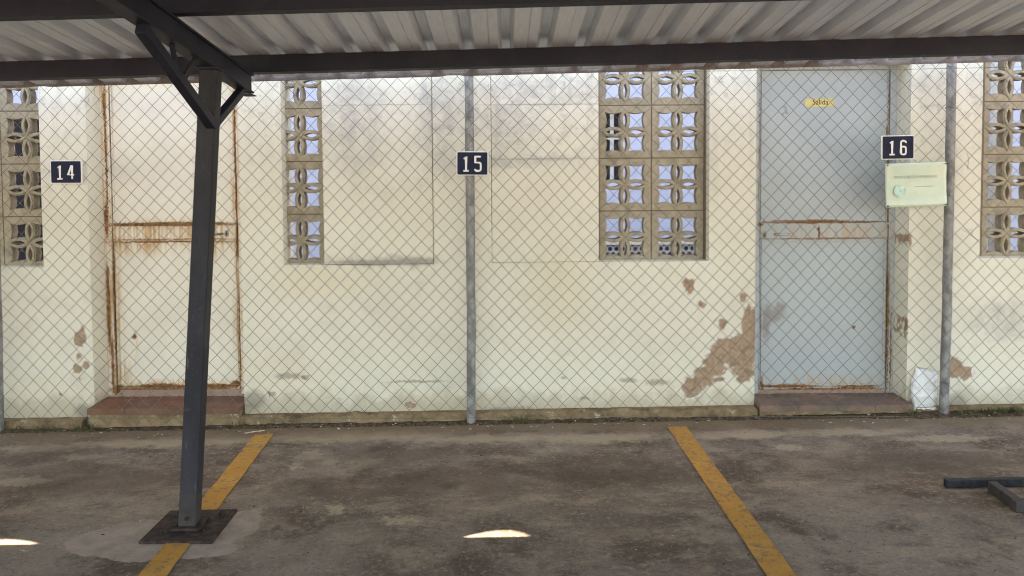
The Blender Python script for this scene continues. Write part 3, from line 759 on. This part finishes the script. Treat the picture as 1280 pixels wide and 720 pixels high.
# text as flat mesh
def text_mb(s, size, c, xs_=1.0, depth=.0004):
    cu = bpy.data.curves.new('t', 'FONT'); cu.body = s; cu.size = size; cu.align_x = 'CENTER'; cu.align_y = 'CENTER'; cu.space_character = 1.12 if len(s) > 8 else 1.0; cu.extrude = depth / 2
    o = bpy.data.objects.new('t', cu); C.objects.link(o); dg = bpy.context.evaluated_depsgraph_get(); dg.update()
    me = bpy.data.meshes.new_from_object(o.evaluated_get(dg)); bpy.data.objects.remove(o)
    mb = MB(); mb.add([(c.x + v.co.x * xs_, c.y - v.co.z, c.z + v.co.y) for v in me.vertices], [tuple(p.vertices) for p in me.polygons]); bpy.data.meshes.remove(me)
    return mb
# pale green notice, faded
c = W(1145.5, 231, YF - .02)
nt = thing('notice_board', 'faded pale green notice sheet screwed to the fence under plate 16', 'notice', c)
NG = M('faded_green_plastic', .28, 0, .5)
_a = NG.noise(7, 4, .6); _c = NG.mix(NG.ramp(_a, .35, .65), (.48, .58, .46), (.56, .62, .48))
_e = NG.blobs([ell(1140, 243, 16, 10, YF), ], warp=.03, wscale=12, soft=1.6)
NG.col(NG.mix(NG.math('MULTIPLY', NG.ramp(NG.noise(12, 4, .6, off=(3, 3, 3)), .5, .75), .35), _c, (.36, .57, .50))); NG.bump(_a, .25, .01); NG = NG.m
hw, hh = 38 * YF / F, 27.3 * YF / F
mb = MB(); nx, nz = 24, 16; vs = []; fs = []
for j in range(nz + 1):
    for i in range(nx + 1):
        u, v = i / nx * 2 - 1, j / nz * 2 - 1
        vs.append((c.x + u * hw, c.y + .006 * (u * u) - .005 * (v * v) + .003 * mnoise.noise((u * 2, v * 2, 3)), c.z + v * hh))
for j in range(nz):
    for i in range(nx): q_ = j * (nx + 1) + i; fs.append((q_, q_ + 1, q_ + nx + 2, q_ + nx + 1))
o = obj('sheet', mb.add(vs, fs), NG, nt, smooth=True)
s = o.modifiers.new('thick', 'SOLIDIFY'); s.thickness = .003; s.offset = -1 if False else 1
FADE = simple('faded_grey_print', (.33, .38, .32), .5, 0, .2, 60, .3)
FADET = simple('faded_turquoise_print', (.42, .60, .50), .5, 0, .25, 30, .3)
tc = Vector((c.x - .008, c.y - .008, c.z + .047))
obj('lettering', text_mb('PROHIBIDO APARCAR', .0235, tc), FADE, nt)
ln = MB(); p0 = W(1143, 233.5, YF - .02)
ln.box(p0.x, p0.x + .115, c.y - .0077, c.y - .0072, p0.z, p0.z + .003)
obj('printed_line', ln, FADE, nt)
p0 = W(1124, 238.5, YF - .02)
em = MB(); N = 28; r1, r2 = .036, .004
for i in range(N):
    a0, a1 = 2*math.pi*i/N, 2*math.pi*(i+1)/N; vs_ = []
    for yy in (c.y - .0078, c.y - .0073):
        for (rr_, a) in ((r1, a0), (r1, a1), (r2, a1), (r2, a0)): vs_.append((p0.x + rr_ * math.cos(a), yy, p0.z + rr_ * math.sin(a)))
    em.add(vs_, [(0,1,2,3),(7,6,5,4),(0,4,5,1),(2,6,7,3)])
obj('emblem', em, FADET, nt)
for u in (-1, 1):
    for v in (-1, 1):
        p = Vector((c.x + u * (hw - .009), c.y - .004, c.z + v * (hh - .009))); obj('screw', MB().tube([p, p + Vector((0, -.005, 0))], .0045, 8), PLATE, nt)
nt.rotation_euler = (0, R(-1.4), 0)

# yellow label on the grey door
c = W(1024.5, 128.3, YD - .0022)
tagL = thing('door_label', 'small yellow label reading Salida stuck on the blue grey door', 'label', c)
YL = simple('faded_yellow_label', (.62, .50, .18), .5, 0, .12, 25, .4)
hw, hh = 18 * YD / F, 4.9 * YD / F
obj('label_sheet', MB().box(c.x - hw, c.x + hw, c.y, c.y + .0018, c.z - hh, c.z + hh), YL, tagL)
obj('lettering', text_mb('Salida', .047, Vector((c.x + .005, c.y - .0006, c.z + .002)), .95), simple('black_print', (.05, .04, .02), .6), tagL)

# ------------------------------------------------------------------ white bag at the wall's foot
BAGM = M('white_crumpled_plastic', .35, 0, .5)
_n = BAGM.noise(25, 5, .6); BAGM.col(BAGM.mix(BAGM.ramp(_n, .4, .7), (.70, .69, .66), (.82, .82, .80))); BAGM.bump(_n, .6, .012); BAGM = BAGM.m
pb_ = W(1155, 521, YF + .10); pt_ = W(1158, 461, YF + .12)
bag = thing('plastic_bag', 'crumpled white plastic bag standing against the wall beside the right fence post', 'bag', (pb_.x, pb_.y, gz(pb_.x) + .02))
mb = MB(); n = 44; vs = []; fs = []; H = 40; kpx = YF / F
prof_ = [(0, 11, .2), (.03, 15, .55), (.10, 17, .85), (.2, 16, .95), (.24, 15, .85), (.27, 15.5, .9), (.45, 17, 1), (.65, 17, .9), (.85, 15.5, .6), (.96, 14.5, .25), (1, 14.2, .10)]
def pint(u):
    for a_, b_ in zip(prof_, prof_[1:]):
        if a_[0] <= u <= b_[0]:
            t_ = (u - a_[0]) / (b_[0] - a_[0]); return a_[1] + (b_[1] - a_[1]) * t_, a_[2] + (b_[2] - a_[2]) * t_
    return prof_[-1][1:]
h_ = (pt_.z - pb_.z) * 1.0
for j in range(H + 1):
    u = j / H; hwid, dep = pint(u); cxu = pb_.x + (pt_.x - pb_.x) * u - 2 * kpx * math.sin(u * 3)
    for i in range(n):
        a_ = 2 * math.pi * i / n; ca, sa = math.cos(a_), math.sin(a_)
        ex = math.copysign(abs(ca) ** .75, ca); ey = math.copysign(abs(sa) ** .8, sa)
        P_ = Vector((cxu + ex * hwid * kpx, pb_.y + .02 * u + ey * .045 * dep, pb_.z + h_ * u + (.012 * -ca if u > .9 else 0)))
        d_ = .011 * mnoise.noise(P_ * 20) + .005 * mnoise.noise(P_ * 55) - .012 * abs(mnoise.noise((P_.x * 20 + P_.z * 26, P_.z * 9, 4)))
        vs.append(P_ + Vector((ca, sa, 0)) * d_)
for j in range(H):
    for i in range(n): fs.append((j*n+i, j*n+(i+1) % n, (j+1)*n+(i+1) % n, (j+1)*n+i))
fs.append(tuple(reversed(range(n)))); fs.append(tuple(H*n + i for i in range(n)))
obj('bag_body', mb.add(vs, fs), BAGM, bag, smooth=True)
st = MB(); ring = []
for i in range(25):
    a_ = 2 * math.pi * i / 24; hwid, dep = pint(.24)
    ring.append((pb_.x + (hwid * kpx + .002) * math.cos(a_), pb_.y + (.045 * dep + .003) * math.sin(a_), pb_.z + h_ * .24 + .004 * math.cos(a_)))
obj('string', st.tube(ring, .0018, 5, False), simple('grey_string', (.25, .23, .2), .9), bag)

# ------------------------------------------------------------------ loose steel bracket on the ground at the right
q0, q1 = G(1181, 609), G(1330, 606)
fr = thing('steel_bracket', 'dark steel square tube bracket lying on the concrete in bay 16', 'bracket', (G(1240, 612).x, G(1240, 612).y, gz(G(1240, 612).x)))
def gzv(p, h): return Vector((p.x, p.y, gz(p.x) + h))
back_p = q1 + (q1 - q0) * .5
BLK = simple('scuffed_black_steel', (.017, .017, .020), .6, 0, .5, 40, .25)
obj('cross_bar', MB().bar(gzv(q0, .020), gzv(back_p, .020), .03, .038), BLK, fr, bevel=.003)
j0, j1 = G(1240, 614), G(1276, 640)
d_ = (j1 - j0).normalized()
obj('arm', MB().bar(gzv(j0 , .0245), gzv(j1, .0245), .042, .047), GREY, fr, bevel=.003)
k0 = G(1268, 634); k1 = G(1340, 634)
obj('end_bar', MB().bar(gzv(j1 + d_ * .012 + Vector((-.03, .02, 0)), .026), gzv(Vector((k1.x, j1.y + .03, 0)), .026), .042, .048), GREY, fr, bevel=.003)

# ------------------------------------------------------------------ soil, litter and a stick along the wall
SOIL = simple('dark_damp_soil', (.085, .06, .04), .95, 0, .6, 40, .1, .8)
mb = MB(); n = 420; vs = []; fs = []
for i in range(n + 1):
    x = -4.6 + 9.2 * i / n
    dens = .5 + .5 * mnoise.noise((x * 1.3, 0, 2))
    w_ = (.0 if x < 2.2 else .03) + .018 * dens + .02 * mnoise.noise((x * 9, 1, 1)); h2 = .005 + .009 * dens + .006 * mnoise.noise((x * 14, 2, 2))
    extra = .006 if x > 2.55 else 0
    for (dy, dz) in ((-w_ - .02, -.004), (-w_ * .5, h2 * .45 + extra * .3), (0.015, h2 + extra), (.08, h2 * .8 + extra)):
        vs.append((x, YF + .01 + dy + .006 * mnoise.noise((x * 25, dy * 30, 3)), gz(x) + dz + .005 * mnoise.noise((x * 40, dy * 40, 7))))
for i in range(n):
    for j in range(3): fs.append((4*i+j, 4*i+4+j, 4*i+5+j, 4*i+1+j))
kind(obj('soil', mb.add(vs, fs), SOIL, smooth=True), 'stuff')
def litter(name, mat, count, spread, size, seed):
    rnd = random.Random(seed); mb = MB()
    for _ in range(count):
        x, y = spread(rnd); s_ = size * (.4 + 1.2 * rnd.random() ** 2); a_ = rnd.random() * 6.28
        z = gz(x) + s_ * .22 + (.022 if y > YF - .03 else .0) * rnd.random()
        pts_ = []
        ax = Vector((math.cos(a_), math.sin(a_), rnd.uniform(-.25, .25))) * s_; bx = Vector((-math.sin(a_), math.cos(a_), rnd.uniform(-.3, .3))) * s_ * rnd.uniform(.25, .7); cz = Vector((0, 0, s_ * rnd.uniform(.12, .3)))
        o_ = Vector((x, y, z)); mb.add([o_ + ax, o_ + bx, o_ - ax * .9, o_ - bx, o_ + cz, o_ - cz], [(0,1,4),(1,2,4),(2,3,4),(3,0,4),(1,0,5),(2,1,5),(3,2,5),(0,3,5)])
    kind(obj(name, mb, mat), 'stuff')
near = lambda r: (r.uniform(-4.2, 4.2), YF + r.gauss(-.03, .035))
wide = lambda r: (r.uniform(-3.2, 3.4), r.uniform(2.9, 5.1))
litter('litter', simple('dry_leaf_litter', (.16, .11, .06), .9, 0, .6, 20, .2), 240, near, .010, 1)
litter('rubble', simple('pale_plaster_crumbs', (.46, .41, .32), .9, 0, .4, 30, .2), 260, near, .009, 2)
litter('gravel', simple('pale_grit', (.34, .31, .26), .9, 0, .5, 30, .2), 420, wide, .0045, 3)
litter('debris', simple('dark_grit', (.035, .03, .025), .9, 0, .5, 30, .2), 300, wide, .007, 4)
stk = MB(); a_, b_ = G(306, 544), G(331, 540.5)
stk.tube([gzv(a_, .012), gzv(a_.lerp(b_, .5), .014), gzv(b_, .012)], .0035, 6)
tag(obj('dry_stick', stk, simple('pale_dry_stick', (.48, .38, .22), .8), smooth=True, loc=gzv(a_, 0)), 'pale dry stick lying at the far end of the yellow line by the column', 'stick')
# moss and weeds at the wall's foot
GRASS = simple('dull_weed', (.085, .095, .035), .9, 0, .5, 12, .1)
mb = MB(); rnd = random.Random(11)
def tuft(x, y, n, h):
    for _ in range(n):
        a_ = rnd.random() * 6.28; l = h * rnd.uniform(.4, 1); x1 = x + rnd.gauss(0, .03); y1 = y + rnd.gauss(0, .015); z1 = gz(x1) + .015
        d = Vector((math.cos(a_), math.sin(a_), 0)); w = Vector((-d.y, d.x, 0)) * .0018
        p0 = Vector((x1, y1, z1)); p1 = p0 + Vector((0, 0, l * .6)) + d * l * .25; p2 = p0 + Vector((0, 0, l * .75)) + d * l * .8
        mb.add([p0 - w, p0 + w, p1 + w * .8, p1 - w * .8, p2], [(0, 1, 2, 3), (3, 2, 4)])
for px in (20, 45, 70, 95, 1200, 1215, 1232, 1245, 1262, 1275, 1140, 640, 655, 112, 300, 1250, 1260, 1270): tuft(wx(px, 520, YF), YF + .0, 26, .045 if px < 1100 else .055)
kind(obj('weeds', mb, GRASS), 'stuff')

# ------------------------------------------------------------------ the yard behind the wall
YC2 = 8.4
cb = thing('courtyard_house', 'pale lavender house across the inner yard, glimpsed through the pierced blocks', 'house', (0, YC2, 0))
PALE = simple('pale_lavender_render', (.56, .60, .73), .85, 0, .06, 3, .2)
VOID = simple('dark_window_glass', (.012, .012, .018), .12, 0, .2, 4, .5)
xw0, xw1 = W(728, 180, YC2).x, W(776.5, 180, YC2).x; zw0, zw1 = W(760, 226, YC2).z, W(760, 133, YC2).z
xd0, xd1 = W(-60, 200, YC2).x, W(95, 200, YC2).x; zd1 = W(30, 140, YC2).z
xv0, xv1 = W(1222, 240, YC2).x, W(1262, 240, YC2).x; zv0, zv1 = W(1240, 330, YC2).z, W(1240, 262, YC2).z
hx = [(xw0, xw1, zw0, zw1), (xd0, xd1, -.3, zd1), (xv0, xv1, zv0, zv1)]
xs = sorted({-14., 14.} | {h[0] for h in hx} | {h[1] for h in hx}); zs = sorted({-.3, 8.2} | {h[2] for h in hx} | {h[3] for h in hx})
obj('house_wall', grid_wall(xs, zs, lambda x, z: any(h[0] < x < h[1] and h[2] < z < h[3] for h in hx), YC2, YC2 + .3), PALE, cb)
wn = obj('window', MB().box(xw0 + e, xw1 - e, YC2 + .12, YC2 + .13, zw0 + e, zw1 - e), VOID, cb)
wf = MB(); 
xm = W(766.3, 180, YC2).x
wf.box(xm - .018, xm + .018, YC2 + .08, YC2 + .118, zw0 + .003, zw1 - .003); zq = W(766, 173, YC2).z
wf.box(xw0 + .003, xm - .0185, YC2 + .082, YC2 + .118, zq - .009, zq + .009); wf.box(xm + .0185, xw1 - .003, YC2 + .082, YC2 + .118, zq - .009, zq + .009)
obj('window_frame', wf, WHITE, wn)
w2 = obj('window', MB().box(xv0 + e, xv1 - e, YC2 + .12, YC2 + .13, zv0 + e, zv1 - e), VOID, cb)
xm2 = (xv0 + xv1) / 2; obj('window_frame', MB().box(xm2 - .03, xm2 + .03, YC2 + .08, YC2 + .118, zv0 + .003, zv1 - .003), WHITE, w2)
obj('house_door', MB().box(xd0 + e, xd1 - e, YC2 + .1, YC2 + .14, -.05, zd1 - e), VOID, cb)
xp = W(1100, 200, YC2).x
for px_ in (1243, 428):
    xq = W(px_, 200, YC2 - .07).x
    obj('downpipe', MB().tube([(xq, YC2 - .07, -.05), (xq, YC2 - .07, 8.0)], .04, 12), WHITE, cb, smooth=True)
# low screen of white ring tiles on a dark blue backing
LB = simple('deep_blue_glaze', (.02, .06, .20), .5, 0, .3, 12, .4)
y2 = 7.6
zl0, zl1 = W(815, 345, y2).z, W(815, 306, y2).z
xa, xb = W(640, 320, y2).x, W(1000, 320, y2).x
ls = thing('ring_screen', 'low white openwork screen seen at the foot of the wide block window', 'screen', ((xa + xb) / 2, y2, 0))
obj('backing', MB().box(xa, xb, y2 + .03, y2 + .06, -.1, zl1), LB, ls)
mb = MB(); rr_ = .028; row = 0; z = zl0
while z < zl1 - .02:
    x = xa + (rr_ if row % 2 else 0)
    while x < xb:
        pts_ = [(x + rr_ * math.cos(t * math.pi / 3), y2 + .01, z + rr_ * math.sin(t * math.pi / 3)) for t in range(7)]
        mb.tube(pts_, .0068, 5, False); x += rr_ * 2
    z += rr_ * 1.73; row += 1
mb.box(xa, xb, y2 - .01, y2 + .028, zl1 + .002, zl1 + .03); mb.box(xa, xb, y2 + .0, y2 + .028, -.1, zl0 - .04)
obj('ring_tiles', mb, WHITE, ls)

# ------------------------------------------------------------------ light
w = bpy.data.worlds.new('World'); sc.world = w; w.use_nodes = True
nt_ = w.node_tree; sky = nt_.nodes.new('ShaderNodeTexSky'); sky.sky_type = 'NISHITA'; sky.sun_disc = False
sky.sun_elevation = EL; sky.sun_rotation = AZ; sky.air_density = 1.0; sky.dust_density = 2.0
nt_.links.new(sky.outputs[0], nt_.nodes['Background'].inputs[0]); nt_.nodes['Background'].inputs[1].default_value = .14
sl = bpy.data.lights.new('sun', 'SUN'); sl.energy = 4.8; sl.angle = R(.4); sl.color = (1, .955, .88)
so = bpy.data.objects.new('sun', sl); C.objects.link(so); so.rotation_euler = SUN.to_track_quat('Z', 'Y').to_euler(); so.location = (3, 9, 12)
sc.view_settings.view_transform = 'Standard'; sc.view_settings.look = 'None'; sc.view_settings.gamma = 1.0; sc.view_settings.use_curve_mapping = False
sc.view_settings.exposure = 3.13
sc.view_settings.use_white_balance = True; sc.view_settings.white_balance_temperature = 8300; sc.view_settings.white_balance_tint = 12
sc.render.engine = 'CYCLES'
sc.cycles.use_denoising = True; sc.cycles.filter_width = 1.0
sc.cycles.max_bounces = 8; sc.cycles.diffuse_bounces = 6
